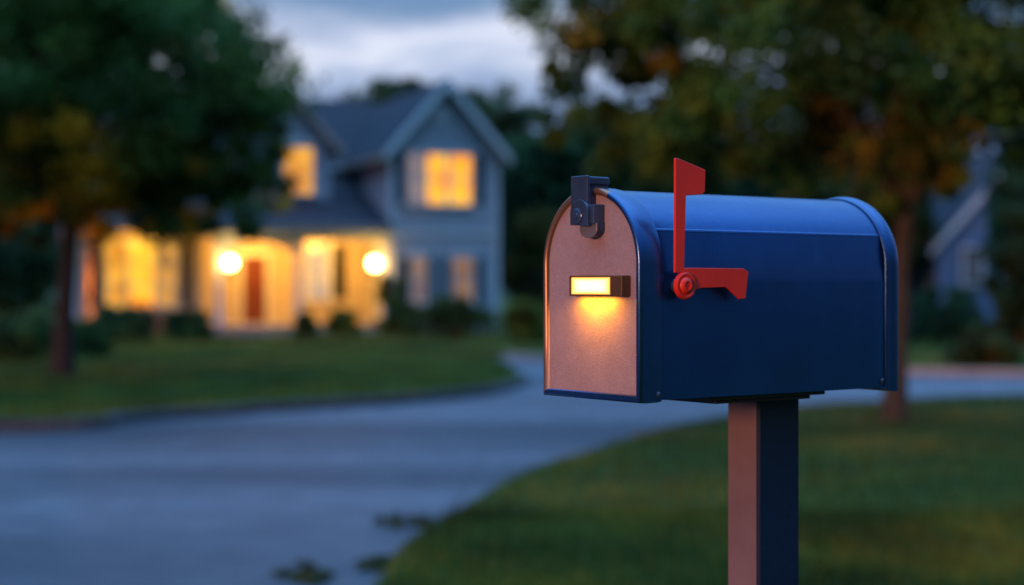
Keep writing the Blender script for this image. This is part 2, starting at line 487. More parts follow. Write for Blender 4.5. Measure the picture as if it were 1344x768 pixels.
HOUSING = painted('lamp_housing_bronze', (.14, .07, .03), .42, .15, 30, 0, 1, .4)

WH, zs = bW / 2, CAMH + .013 * D
def arch(grow=0, n=40, z0=None, wig=True):
    "closed outline of the box in (y,z); counter-clockwise from the near bottom corner"
    a = WH + grow; zb = ZB - grow if z0 is None else z0
    pts = [(WH - a, zb), (WH + a, zb)]
    for i in range(n + 1):
        t = pi * i / n
        pts.append((WH + a * cos(t), zs + a * sin(t)))
    return pts
def body_outline(n=40):
    "the body: flat sides that lean into a slightly flattened roof panel, with a crease at the shoulder"
    a = WH - .0012; t0 = R(25)
    pts = [(WH - a, ZB + .0012), (WH + a, ZB + .0012)]
    side_top = []
    for s in (1, -1):
        q = []
        for i in range(9):
            u = i / 8
            # the flat side leans in slightly up to the crease
            q.append((WH + s * (a - a * (1 - cos(t0)) * u ** 1.25), zs - .022 + u * (.022 + a * sin(t0))))
        for dt, dr in ((.4, .0004), (1.0, .0006), (1.8, .0007)):
            t = t0 + R(dt); q.append((WH + s * (a + dr) * cos(t), zs + (a + dr) * sin(t)))
        side_top.append(q)
    pts += side_top[0]
    for i in range(0, n + 1):
        t = t0 + R(2.6) + (pi - 2 * t0 - R(5.2)) * i / n
        pts.append((WH + a * cos(t), zs + a * sin(t) + .0004))
    pts += side_top[1][::-1]
    return pts
b = BX()
prof = body_outline(); N_ = len(prof)
xs = [.004, .02, bL * .5, bL - .012, bL - .003]
vs = [(x, y, z) for x in xs for y, z in prof]
fs = [(i * N_ + k, i * N_ + (k + 1) % N_, (i + 1) * N_ + (k + 1) % N_, (i + 1) * N_ + k) for i in range(len(xs) - 1) for k in range(N_)]
b.add(vs, fs, 0, True)
b.add([(bL - .003, y, z) for y, z in prof], [tuple(range(N_))])
body = b.build('body', NAVY, angle=9)

def sweep(bx, section, mat=0, n=40, bottom=None):
    "sweep an open section of (x, outward offset) round the outline"
    if bottom is None: bottom = mat
    rings = []
    for gx, off in section:
        rings.append([(gx, y, z) for y, z in arch(off, n)])
    M = len(rings[0]); vs = [p for r in rings for p in r]
    for k in range(M):
        fs = [(i * M + k, i * M + (k + 1) % M, (i + 1) * M + (k + 1) % M, (i + 1) * M + k) for i in range(len(rings) - 1)]
        used = sorted({v for f in fs for v in f}); ix = {v: i for i, v in enumerate(used)}
        bx.add([vs[v] for v in used], [tuple(ix[v] for v in f) for f in fs], bottom if (k == 0 or k > M * .62) else mat, True)
    bx.merge = True
fr = BX()
sweep(fr, [(.030, -.0004), (.030, .0003), (.024, .0013), (.006, .0017), (.002, .0015), (0, .0009)])
fr.build('front_rim', NAVY_RIM, body, angle=35)
fl = BX()        # the rolled edge that frames the door
sec = [(.004, .0010), (.0012, .0016), (-.0022, .0010), (-.0040, -.0012), (-.0042, -.0044), (-.0018, -.0068), (.003, -.0074)]
sweep(fl, sec, bottom=1)
fl.build('rolled_edge', [RIM_LIT, NAVY_RIM], body, angle=60)
rr = BX()
sec = [(bL - .024, -.0004), (bL - .0235, .0010), (bL - .0215, .0014), (bL - .0195, .0010), (bL - .0188, .0016), (bL - .015, .0034), (bL - .009, .0042), (bL - .003, .0034), (bL, .0014), (bL + .001, -.003)]
sweep(rr, sec)
rr.build('rear_rim', NAVY_RIM, body, angle=50)
dr = BX()
dr.prism(arch(-.0060), 'x', .0005, .004)
door = dr.build('door', DOORM)
lp = BX(); lp.cbox(-.0035, .0035, .010, bW - .010, ZB + .0040, ZB + .0062, .0008); lp.build('door_lip', NAVY_RIM, door)
for (px, py) in ((863, 519), (1158, 501)):
    rv = BX(); x, z = side(px, py)
    rv.lathe((x, -.0009 if px < 900 else .0005, z + .001), (0, -1, 0), [(.0032, 0), (.0032, .001), (.002, .0022), (.0004, .0024)], 16)
    rv.build('rivet', BLACK, body)

# latch
lt = BX()
y0, z0 = front(774, 268, .012); y1, z1 = front(752, 232, .012)
lt.cbox(-.0155, -.0115, y0, y1, z0 - .004, z1, .0012)                       # strap in front
lt.cbox(-.0150, .020, y0 + .001, y1 - .001, z1 - .0105, z1 - .001, .002)     # arm that runs back over the arch
lt.cbox(-.0010, .018, y0 + .003, y1 - .003, z1 - .0185, z1 - .0100, .0015)
lt.cbox(-.0125, .001, y0 + .0035, y1 - .0035, z0 - .012, z1 - .0095, .0012)
latch = lt.build('latch', BLACK, door)
lk = BX()
yc, zc = front(762, 284, .016)
yl0, zl0 = front(775, 297, .016); yl1, _ = front(752, 297, .016)
pl = [(yl0, zl0), (yl1, zl0 + .002)] + [((yl0 + yl1) / 2 + (yl1 - yl0) / 2 * cos(t), zc + .004 + (yl1 - yl0) * .48 * sin(t)) for t in [pi * i / 14 for i in range(15)]]
lk.prism(pl, 'x', -.0205, -.0158, bevel=.0008)
lk.cbox(-.0158, .001, yl0 - .0060, yl1 - .010, zl0 + .002, zl0 + .0255, .0015)
plate = lk.build('latch_plate', BLACK, latch)
pv = BX(); pv.lathe((-.0205, yc + .001, zc), (-1, 0, 0), [(.0092, -.001), (.0092, .0008), (.0078, .0018), (.0040, .0020), (.0036, .0032), (.0012, .0036)], 28)
pv.build('latch_pivot', BLACK, latch)
tb = BX()
yt0, zt0 = front(786, 312, .010); yt1, zt1 = front(764, 296, .010); ym = (yt0 + yt1) / 2; hw = (yt1 - yt0) / 2
pl = [(yt0, zt1 + .002), (yt1, zt1 + .002)] + [(ym + hw * cos(t), zt0 + hw * .6 - hw * .6 * sin(t)) for t in [pi * i / 16 for i in range(17)]]
tb.prism(pl, 'x', -.0135, -.0118, bevel=.0005); tb.prism([(ym + (y - ym) * .9, z + .0006) for y, z in pl], 'x', -.0118, .001, mat=1)
tb.build('latch_tab', [STEEL, BLACK], latch)

# lamp on the door
ya, za = front(748, 362, .012); yb, zb_ = front(817, 389, .012); ye, _ = front(801, 370, .012)
hs = BX()
t_ = .0016
hs.cbox(-.0130, .001, yb, ye, zb_, za, .0012)                       # solid end
hs.cbox(-.0130, .001, ye, ya, za - t_, za, .0006)                   # top lip
hs.cbox(-.0130, .001, ye, ya, zb_, zb_ + t_, .0006)                 # bottom lip
hs.cbox(-.0130, .001, ya - t_, ya + .0003, zb_ + t_, za - t_, .0005)
hs.box(-.001, .0015, ye, ya - t_, zb_ + t_, za - t_)
lamp = hs.build('door_lamp', HOUSING, door)
m = Mat('lamp_lens')
v = m.coord('Generated')
sx = m.N('ShaderNodeSeparateXYZ'); m.l.new(v, sx.inputs[0])
ey = m.math('MULTIPLY', m.math('ABSOLUTE', m.math('SUBTRACT', sx.outputs[1], .5)), 2.0)
ez = m.math('MULTIPLY', m.math('ABSOLUTE', m.math('SUBTRACT', sx.outputs[2], .5)), 2.0)
e_ = m.math('MAXIMUM', m.math('POWER', ey, 5.0), m.math('POWER', ez, 3.5))
em = m.ramp(e_, [(.0, (1.0, .86, .50)), (.45, (1.0, .62, .14)), (1.0, (.55, .16, .006))])
m.l.new(em, m.b.inputs['Emission Color']); m.col((.2, .1, .03)); m.set(Emission_Strength=2.0, Roughness=.3)
ln = BX(); ln.cbox(-.0118, -.001, ye + .0003, ya - t_ - .0003, zb_ + t_ + .0003, za - t_ - .0003, .0008)
ln.build('lens', m.m, lamp)
sp = bpy.data.lights.new('door_lamp_glow', 'AREA'); sp.shape = 'RECTANGLE'; sp.energy = .17; sp.color = (1, .36, .018); sp.spread = R(175)
sp.size = (ya - ye) * .86; sp.size_y = .008
spo = bpy.data.objects.new('door_lamp_glow', sp); COL.objects.link(spo)
p = C0 + V * (-.0115) + U * ((ya + ye) / 2); spo.location = (p.x, p.y, zb_ - .0012)
zax = -(V * .12 + Vector((0, 0, -1))).normalized(); xax = U.copy(); yax = zax.cross(xax)
spo.rotation_euler = Matrix((xax, yax, zax)).transposed().to_euler()

s2_ = bpy.data.lights.new('door_lamp_beam', 'SPOT'); s2_.energy = .10; s2_.color = (1, .42, .06); s2_.spot_size = R(92); s2_.spot_blend = .5; s2_.shadow_soft_size = .012
s2o = bpy.data.objects.new('door_lamp_beam', s2_); COL.objects.link(s2o)
p = C0 + V * (-.0145) + U * ((ya + ye) / 2); s2o.location = (p.x, p.y, zb_ - .003)
s2o.rotation_euler = (-(V * .30 + Vector((0, 0, -1))).normalized()).to_track_quat('Z', 'Y').to_euler()
# flag
of = .011
P = lambda px, py: side(px, py, of)
xc, zc = P(898, 375)
fg = BX()
head = [P(885, 207.5), P(889, 208), P(924.5, 223), P(923.5, 252), P(920, 255.5), P(899, 257), P(896.5, 352)]
arm = [P(902, 351.5), P(975, 352.5), P(981, 357), P(977, 392), P(969, 392.5), P(956, 380), P(951, 377), P(921, 378)]
disc = []
a0 = atan2(arm[-1][1] - zc, arm[-1][0] - xc)
rD = .0158
tstart, tend = a0, -pi - R(70) - 0
a1 = R(100)
ang = [(-R(18)) - (2 * pi - R(18) - R(100) - 0.02) * i / 22 for i in range(23)]
circ = [(xc + rD * cos(t), zc + rD * sin(t)) for t in ang]
poly = arm[:] + circ[:]
# outline: head down the right of the arm, along the foot, round the pivot, back up the left edge
left_base = P(884.5, 358)
circ2 = [c for c in circ if not (c[1] > left_base[1])]
poly = head + arm + circ2 + [left_base]
fg.prism(poly, 'y', -of - .0022, -of + .0012, bevel=.0007)
flag = fg.build('flag', RED)
pv = BX()
pv.lathe((xc, -of - .0022, zc), (0, -1, 0), [(.0150, -.0005), (.0150, .0012), (.0142, .0020), (.0122, .0020), (.0112, .0010), (.0098, .0010), (.0092, .0028), (.0060, .0048), (.0048, .0049), (.0044, .0036), (.0012, .0036)], 36)
pv.build('flag_pivot', RED, flag)
pv = BX(); pv.lathe((xc, .0012, zc), (0, -1, 0), [(.009, 0), (.009, of - .0005)], 24); pv.build('flag_spacer', BLACK, flag)

# mounting plate and post
POST_LIT = painted('post_lit_face_paint', (.19, .138, .15), .55, .18, 9, .12, 260)  # front face only: warm sunlight painted into its colour
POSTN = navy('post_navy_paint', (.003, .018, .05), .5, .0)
pu, pvv = .0307 * D, .0407 * D
mpm = BX()
x0, x1 = .116, .316
mpm.cbox(x0, x1, OY - .074, OY + .074, ZB - .0045, ZB + .0008, .001)
mpm.cbox(x0 + .020, x1 - .018, OY - .066, OY + .066, ZB - .0095, ZB - .0047, .0015)
mpm.build('mounting_plate', painted('plate_black', (.012, .016, .026), .5, .2, 20, .1, 200))
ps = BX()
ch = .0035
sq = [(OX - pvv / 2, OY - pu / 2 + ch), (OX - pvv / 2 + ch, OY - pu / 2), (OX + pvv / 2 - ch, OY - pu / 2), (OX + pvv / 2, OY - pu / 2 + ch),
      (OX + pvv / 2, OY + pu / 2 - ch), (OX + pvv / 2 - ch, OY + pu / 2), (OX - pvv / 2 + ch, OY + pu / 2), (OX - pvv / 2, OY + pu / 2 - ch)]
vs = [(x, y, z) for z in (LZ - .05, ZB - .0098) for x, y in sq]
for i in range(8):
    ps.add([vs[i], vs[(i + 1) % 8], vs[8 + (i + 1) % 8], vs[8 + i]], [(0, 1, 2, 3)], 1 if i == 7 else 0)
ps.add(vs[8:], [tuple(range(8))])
ps.build('post', [POSTN, POST_LIT])

# ------------------------------------------------------------------ vegetation
def leaves_mesh(name, clusters, per, size, cols, seed, parent=None, flat=.0, thin=None):
    "leaf clumps: every leaf is a small folded blade; clusters = (centre, radius, colour index or None)"
    g = np.random.default_rng(seed)
    C = []; COLS = []
    cols = np.array(cols)
    for (c, r, ci) in clusters:
        n = max(6, int(per * g.uniform(.7, 1.3)))
        d = g.normal(0, 1, (n, 3)); d /= np.linalg.norm(d, axis=1)[:, None]
        rad = r * g.uniform(.15, 1, n) ** .6
        C.append(np.array(c) + d * rad[:, None] * np.array((1, 1, .8)))
        k = g.integers(0, len(cols), n) if ci is None else np.full(n, ci)
        shade = g.uniform(.55, 1.35) * g.uniform(.7, 1.3, n)
        COLS.append(cols[k] * shade[:, None])
    C = np.concatenate(C); COLS = np.concatenate(COLS); n = len(C)
    a = g.normal(0, 1, (n, 3)); a[:, 2] -= .25; a /= np.linalg.norm(a, axis=1)[:, None]
    b = g.normal(0, 1, (n, 3)); b -= a * (a * b).sum(1)[:, None]; b /= np.linalg.norm(b, axis=1)[:, None]
    L = size * g.uniform(.6, 1.35, n)[:, None]; w = L * .36
    nn = np.cross(a, b)
    B = np.zeros((n, 4, 3))
    B[:, 0] = C - a * L * .5; B[:, 1] = C + b * w + nn * w * .3; B[:, 2] = C + a * L * .5; B[:, 3] = C - b * w + nn * w * .3
    idx = np.arange(n * 4).reshape(-1, 4)
    F_ = np.concatenate([idx[:, [0, 1, 2]], idx[:, [0, 2, 3]]])
    me = bpy.data.meshes.new(name); me.from_pydata(B.reshape(-1, 3).tolist(), [], F_.tolist())
    at = me.attributes.new('tint', 'FLOAT_COLOR', 'POINT')
    at.data.foreach_set('color', np.repeat(np.c_[COLS, np.ones(n)], 4, 0).ravel().astype(np.float32))
    me.materials.append(LEAF)
    o = bpy.data.objects.new(name, me); COL.objects.link(o); o.parent = parent
    return o

GREEN = [(.022, .055, .022), (.028, .07, .022), (.05, .075, .015), (.018, .045, .026)]
def tree(kind, label, loc, group, trunk_r, fork, lobes, ncl, per, leaf, cols=GREEN, seed=1, warm=None, bark=None, lean=(0, 0)):
    "lobes = list of (dx, dy, z, rx, ry, rz); warm = function(p) -> chance of the last colour"
    r = random.Random(seed)
    root = empty(kind, (loc[0], loc[1], LZ))
    tag(root, label, 'tree', group)
    cl = []
    tot = sum(l[3] * l[4] * l[5] for l in lobes)
    for l in lobes:
        k = int(ncl * l[3] * l[4] * l[5] / tot) + 2
        for i in range(k):
            while True:
                q = [r.uniform(-1, 1) for _ in range(3)]
                s = sum(x * x for x in q)
                if .12 < s < 1: break
            p = (l[0] + q[0] * l[3], l[1] + q[1] * l[4], l[2] + q[2] * l[5])
            ci = None
            if warm:
                ci = len(cols) - 1 if r.random() < warm(p) else r.randrange(len(cols) - 1)
            cl.append((p, r.uniform(.10, .24) * (l[3] + l[5]) * .62, ci))
    t = MB()
    H = fork
    pts, rad = [], []
    for i in range(7):
        u = i / 6
        pts.append((lean[0] * u + r.uniform(-.02, .02) * H * .3, lean[1] * u + r.uniform(-.02, .02) * H * .3, u * H - .12 * (i == 0)))
        rad.append(trunk_r * (1.45 if i == 0 else 1.1 if i == 1 else 1 - .25 * u))
    pts[0] = (0, 0, -.1)
    t.tube(pts, rad, 12)
    top = Vector(pts[-1])
    picks = r.sample(cl, min(len(cl), 26))
    for (p, _, _) in picks:
        p = Vector(p); mid = top.lerp(p, .45) + Vector((r.uniform(-.2, .2), r.uniform(-.2, .2), .12 * (p - top).length))
        w = trunk_r * r.uniform(.22, .5)
        t.tube([top - Vector((0, 0, .12)), top.lerp(mid, .5) + Vector((0, 0, .05)), mid, mid.lerp(p, .6), p], [w, w * .8, w * .55, w * .35, w * .15], 6)
    t.build('trunk', bark or BARK, root, recalc=False)
    leaves_mesh('crown', cl, per, leaf, cols, seed + 50, root)
    return root

GREEN_W = [(.065, .145, .042), (.08, .165, .038), (.105, .165, .03), (.70, .38, .025)]  # last colour paints the house's orange glow onto the lower leaves
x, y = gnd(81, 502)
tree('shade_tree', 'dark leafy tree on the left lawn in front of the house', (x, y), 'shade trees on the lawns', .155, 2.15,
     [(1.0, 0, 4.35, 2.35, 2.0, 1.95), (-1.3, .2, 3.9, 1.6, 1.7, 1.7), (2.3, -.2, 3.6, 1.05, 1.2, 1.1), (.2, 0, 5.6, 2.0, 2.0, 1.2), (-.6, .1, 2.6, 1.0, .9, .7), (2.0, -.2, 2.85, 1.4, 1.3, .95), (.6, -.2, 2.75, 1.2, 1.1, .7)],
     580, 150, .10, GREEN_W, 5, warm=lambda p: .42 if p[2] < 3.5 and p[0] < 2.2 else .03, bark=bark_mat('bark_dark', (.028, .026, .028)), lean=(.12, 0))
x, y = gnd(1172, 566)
OLIVE = [(.045, .135, .036), (.06, .15, .03), (.08, .145, .024), (.15, .13, .018)]  # last colour puts warm sunlight into the low inner leaves
tree('shade_tree', 'olive tree, low leaves tinted as if sunlit, on the near lawn behind the mailbox', (x, y), 'shade trees on the lawns', .105, 2.2,
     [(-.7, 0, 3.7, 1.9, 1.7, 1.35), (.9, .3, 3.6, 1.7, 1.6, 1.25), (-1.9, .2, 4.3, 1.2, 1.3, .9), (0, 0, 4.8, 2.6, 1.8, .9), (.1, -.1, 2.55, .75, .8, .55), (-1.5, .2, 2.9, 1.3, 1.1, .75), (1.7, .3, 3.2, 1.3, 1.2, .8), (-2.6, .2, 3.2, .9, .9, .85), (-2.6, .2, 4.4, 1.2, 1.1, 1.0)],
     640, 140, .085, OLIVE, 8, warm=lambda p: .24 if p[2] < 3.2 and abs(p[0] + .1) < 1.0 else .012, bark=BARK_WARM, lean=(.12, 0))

DARK = [(.026, .08, .042), (.032, .095, .044), (.042, .098, .034)]
DARK_O = [(.04, .085, .026), (.055, .085, .022), (.08, .08, .018)]
def at(px, Z): return ((px - CX) / F * Z, Z)
def hgt(py, Z): return CAMH + (HY - py) / F * Z - LZ
far = [  # px, Z, top py, half width px, colours, label
    (510, 62, 92, 92, DARK, 'dark rounded tree whose top shows above the house roof ridge'),
    (640, 60, 104, 84, DARK, 'dark tree rising behind the right slope of the front gable'),
    (705, 56, 165, 66, DARK, 'broad dark tree beyond the right corner of the house'),
    (790, 60, 105, 80, DARK, 'dark tree far behind the mailbox latch'),
    (880, 58, 130, 75, DARK_O, 'olive tree far behind the mailbox flag'),
    (1060, 62, 170, 85, DARK, 'dark tree far behind the middle of the mailbox roof'),
    (1160, 58, 185, 60, DARK_O, 'olive tree far behind the rear end of the mailbox'),
    (1400, 48, 120, 90, DARK, 'tall dark tree beside the neighbouring house at the right edge'),
    (30, 56, 150, 80, DARK, 'dark tree behind the shaded left end of the house'),
    (300, 66, 150, 80, DARK, 'dark tree behind the dormer, mostly hidden by the lawn tree'),
    (960, 76, 205, 55, DARK, 'small distant tree in the gap behind the red flag'),
]
for i, (px, Z, top, hw, cols, lab) in enumerate(far):
    h = hgt(top, Z); r = hw / F * Z; x, y = at(px, Z)
    tree('garden_tree', lab, (x, y), 'trees behind the houses', .16, h * .3,
         [(0, 0, h * .55, r, r, h * .40), (r * .15, 0, h * .72, r * .85, r * .85, h * .25), (-r * .4, 0, h * .42, r * .8, r * .8, h * .25)], 230, 95, .22, cols, 100 + i)

def shrub(kind, label, px, py, hw, top, cols, seed, group, leaf=.10, n=26, per=95, Z=None):
    if Z is None: Z = F * (CAMH - LZ) / (py - HY); x, y = at(px, Z)
    else: x, y = at(px, Z)
    r = random.Random(seed); w = hw / F * Z; h = CAMH + (HY - top) / F * Z - LZ
    cl = []
    for i in range(n):
        t = r.uniform(0, 2 * pi); q = sqrt(r.random()); zz = r.uniform(.12, .92)
        k = sqrt(max(.05, 1 - (zz - .35) ** 2 / .5))
        cl.append(((w * .8 * q * cos(t) * k, min(w, .9) * .8 * q * sin(t) * k, zz * h), min(w, h) * r.uniform(.25, .4), None))
    root = empty(kind, (x, y, LZ)); tag(root, label, 'shrub' if kind != 'hedge' else 'hedge', group)
    s = MB()
    for c in cl[:9]: s.tube([(0, 0, -.05), (c[0][0] * .4, c[0][1] * .4, c[0][2] * .5), c[0]], [.03, .02, .008], 5)
    s.build('stem', BARK, root, recalc=False)
    leaves_mesh('foliage', cl, per, leaf, cols, seed, root)
for i, (x, y, h, r, lo) in enumerate([(-13.6, 29.5, 11, 2.4, 1), (-17.5, 29, 12, 2.8, 1), (-22, 29.5, 11.5, 3, 1), (-26.5, 29, 11.5, 3, 1), (-12.2, 14.8, 10, 2.3, 4.3), (-16, 14.5, 11, 2.6, 4.3), (-20.5, 10, 13.5, 3.6, 2), (-13, 7.6, 10.5, 2.6, 1.2), (-17, 5, 11, 3, 1.2)]):  # unseen trees added to keep the low sun off the scene
    tree('garden_tree', 'added tree out of view, blocking the low sun', (x, y), 'added sun blocking trees', .2, 2.2,
         [(0, 0, (lo + h) / 2, r, r, (h - lo) * .45), (0, 0, h * .8, r * .85, r * .85, h * .2)], 120, 70, .34, DARK, 200 + i)
BUSH = [(.034, .085, .03), (.045, .10, .03), (.055, .10, .024)]
BUSH_W = [(.10, .15, .025), (.14, .16, .025), (.17, .16, .02)]  # bush colours with warm lamplight mixed in
for i, a in enumerate([
    ('clipped dark shrub below the left end of the bay window', 158, 449, 46, 410, BUSH),
    ('low round dark shrub below the right shutter of the bay window', 247, 447, 31, 412, BUSH),
    ('small shrub just right of the front door', 401, 443, 13, 414, BUSH_W),
    ('small round shrub on the lawn before the porch window', 449, 442, 21, 411, BUSH_W),
    ('upright shrub standing under the right porch globe', 515, 441, 25, 368, BUSH_W),
    ('rounded shrub to the right foot of the upright porch shrub', 531, 443, 23, 405, BUSH),
    ('wide low shrub under the ground floor windows of the gable', 600, 446, 56, 399, BUSH),
    ('low shrub at the right corner of the gable wall', 693, 449, 34, 402, BUSH_W),
    ('dark shrub at the far left edge below the lawn tree', 22, 472, 62, 418, BUSH),
    ('dark shrub right of the lawn tree trunk', 112, 466, 34, 428, BUSH),
]):
    shrub('shrub', a[0], a[1], a[2], a[3] * 1.18, a[4] - (a[2] - a[4]) * .14, a[5], 300 + i, 'shrubs along the house front', n=36)
shrub('shrub', 'tall dark evergreen shrub filling the left edge', 8, 0, 72, 232, DARK, 330, 'tall shrubs', .16, 50, 110, Z=36)
shrub('shrub', 'tall olive shrub tinted with warm lamplight beside the right side of the house', 700, 0, 50, 268, [(.09, .085, .018), (.13, .09, .016), (.06, .085, .02)], 331, 'tall shrubs', .14, 50, 100, Z=48)  # leaf colours carry the porch lamp's warm light
shrub('shrub', 'tall green shrub at the right edge before the neighbouring house', 1335, 0, 52, 258, [(.02, .055, .022), (.028, .07, .024)], 332, 'tall shrubs', .14, 50, 110, Z=31)
shrub('shrub', 'dark bushy shrub between the mailbox and the neighbouring house', 1238, 0, 48, 378, DARK, 333, 'shrubs before the neighbouring house', .13, 30, 100, Z=36)
shrub('shrub', 'low olive shrub at the right lawn edge', 1292, 481, 50, 438, [(.03, .055, .014), (.04, .06, .014)], 334, 'shrubs before the neighbouring house')
shrub('shrub', 'dark shrub far behind the mailbox door', 770, 0, 50, 330, DARK, 335, 'shrubs before the neighbouring house', .13, 30, 100, Z=46)

# weeds growing from the edge of the asphalt
for i, (px, py, w) in enumerate([(535, 690, 40), (415, 753, 26), (512, 738, 24)]):
    x, y = gnd(px, py); g_ = np.random.default_rng(60 + i)
    wx, wy, cl = 0.0, 0.0, []
    for _ in range(60):                                   # a wandering, ragged patch
        wx += g_.normal(0, .032); wy += g_.normal(0, .05)
        wx *= .96; wy *= .96
        cl.append(((wx, wy, .006 + .02 * g_.random()), .04 * g_.uniform(.6, 1.2), None))
    o = leaves_mesh('weed_tuft', cl, 7, .030, [(.035, .065, .025), (.045, .065, .025), (.03, .05, .02)], 70 + i)
    o.location = (x, y, .006)
    tag(o, ['widest low weed patch on the asphalt at the edge of the near lawn', 'weed patch out on the asphalt away from the lawn edge', 'smallest weed tuft on the asphalt near the lawn edge'][i], 'weed', 'weeds at the road edge')

# ------------------------------------------------------------------ the house
TH = R(20); hO = at(512, 45.0)
tv = Vector((cos(TH), sin(TH))); bv = Vector((-sin(TH), cos(TH)))
def hp(px, py, yl):
    "photograph -> (x, z) on the house plane that lies yl behind the gable front"
    k = (px - CX) / F
    Z = (yl + hO[0] * bv.x + hO[1] * bv.y) / (k * bv.x + bv.y)
    return ((k * Z - hO[0]) * tv.x + (Z - hO[1]) * tv.y, CAMH + (HY - py) / F * Z - LZ)
hx = lambda px, yl: hp(px, 300, yl)[0]
hz = lambda px, py, yl: hp(px, py, yl)[1]
house = empty('house', (hO[0], hO[1], LZ), TH)
tag(house, 'grey two storey house with lit windows, front gable and glowing porch', 'house')

SIDE = siding('grey_siding', (.42, .43, .48)); CREAM = siding('cream_siding', (.50, .41, .30), .14)
TRIM = painted('white_trim', (.76, .77, .80), .5, .06, 3); ROOF = shingles('roof_shingles', (.014, .022, .042))
SHUT = painted('shutter_paint', (.008, .010, .018), .6, .15, 5, spec=.2); DOORW = painted('front_door_wood', (.16, .035, .016), .4, .25, 7)
STONE = painted('porch_concrete', (.36, .33, .30), .8, .15, 4, .3, 40)
BRICK = painted('brick_base', (.22, .13, .10), .85, .3, 9, .3, 40)
W1 = glow('room_light_bright', (1.0, .52, .035), (1.0, .25, .006), 1.4)
W2 = glow('room_light_dim', (.42, .30, .28), (.24, .18, .2), .75)
W3 = glow('room_light_amber', (1.0, .47, .045), (.62, .20, .015), 1.15, 2.2)
W5 = glow('room_light_pale', (.95, .62, .26), (.45, .36, .32), .9, 2.0)
W6 = glow('room_light_shaded', (.95, .44, .08), (.35, .16, .05), .9, 1.9)
W4 = glow('room_light_low', (.55, .27, .13), (.26, .13, .09), .62)
GLOBE = glow('globe_glass', (1.0, .66, .20), (1.0, .58, .14), 45.0)

def wall_holes(name, x0, x1, z0, z1, y, th, holes, mat, extra=None):
    "a wall panel with real openings"
    w = MB()
    X = sorted({x0, x1} | {h[0] for h in holes} | {h[1] for h in holes}); Zs = sorted({z0, z1} | {h[2] for h in holes} | {h[3] for h in holes})
    def solid(i, j):
        if i < 0 or j < 0 or i >= len(X) - 1 or j >= len(Zs) - 1: return False
        cx, cz = (X[i] + X[i + 1]) / 2, (Zs[j] + Zs[j + 1]) / 2
        return not any(h[0] < cx < h[1] and h[2] < cz < h[3] for h in holes)
    for i in range(len(X) - 1):
        for j in range(len(Zs) - 1):
            if not solid(i, j): continue
            a, b_, c, d_ = X[i], X[i + 1], Zs[j], Zs[j + 1]
            w.add([(a, y, c), (b_, y, c), (b_, y, d_), (a, y, d_)], [(0, 1, 2, 3)])
            w.add([(a, y + th, c), (b_, y + th, c), (b_, y + th, d_), (a, y + th, d_)], [(3, 2, 1, 0)])
            for (di, dj, q) in ((-1, 0, [(a, c), (a, d_)]), (1, 0, [(b_, c), (b_, d_)]), (0, -1, [(a, c), (b_, c)]), (0, 1, [(a, d_), (b_, d_)])):
                if not solid(i + di, j + dj):
                    (u0, v0), (u1, v1) = q
                    w.add([(u0, y, v0), (u1, y, v1), (u1, y + th, v1), (u0, y + th, v0)], [(0, 1, 2, 3)])
    if extra: extra(w)
    return w.build(name, mat, house)
def window(x0, x1, z0, z1, y, panes, rows, mats, arch_top=False, trim=.075):
    "frame proud of the wall, glazing set back in the opening, bars and sill"
    f = MB(); t = trim
    f.box(x0 - t, x0 + .02, y - .045, y + .05, z0, z1); f.box(x1 - .02, x1 + t, y - .045, y + .05, z0, z1)
    f.box(x0 - t, x1 + t, y - .05, y + .05, z1 + .001, z1 + t * 1.3); f.box(x0 - t - .03, x1 + t + .03, y - .10, y + .05, z0 - t, z0 - .001)
    n = len(panes) - 1
    for i in range(1, n):
        xx = x0 + (x1 - x0) * panes[i]; f.box(xx - .05, xx + .05, y - .02, y + .06, z0, z1)
    for i in range(n):
        a, b_ = x0 + (x1 - x0) * panes[i], x0 + (x1 - x0) * panes[i + 1]
        f.box((a + b_) / 2 - .011, (a + b_) / 2 + .011, y + .03, y + .055, z0, z1)
        for k in range(1, rows):
            zz = z0 + (z1 - z0) * k / rows
            f.box(a + .02, b_ - .02, y + .032, y + .053, zz - (.022 if k == rows // 2 else .010), zz + (.022 if k == rows // 2 else .010))
    fo = f.build('window', TRIM, house)
    g_ = MB()
    for i in range(n):
        a, b_ = x0 + (x1 - x0) * panes[i], x0 + (x1 - x0) * panes[i + 1]
        g_.add([(a, y + .09, z0), (b_, y + .09, z0), (b_, y + .09, z1), (a, y + .09, z1)], [(0, 1, 2, 3)], i)
    g_.build('pane', [mats[min(i, len(mats) - 1)] for i in range(n)], fo)
    return fo
def shutter(x0, x1, z0, z1, y):
    s = MB()
    s.box(x0, x0 + .04, y - .045, y - .006, z0, z1); s.box(x1 - .04, x1, y - .045, y - .006, z0, z1)
    s.box(x0 + .04, x1 - .04, y - .045, y - .006, z0, z0 + .06); s.box(x0 + .04, x1 - .04, y - .045, y - .006, z1 - .06, z1)
    n = int((z1 - z0 - .12) / .07)
    for i in range(n):
        zz = z0 + .06 + (z1 - z0 - .12) * (i + .5) / n
        s.add([(x0 + .04, y - .038, zz - .03), (x1 - .04, y - .038, zz - .03), (x1 - .04, y - .012, zz + .03), (x0 + .04, y - .012, zz + .03)], [(0, 1, 2, 3)])
    s.box(x0 + .03, x1 - .03, y - .010, y - .005, z0 + .02, z1 - .02)
    return s.build('shutter', SHUT, house)

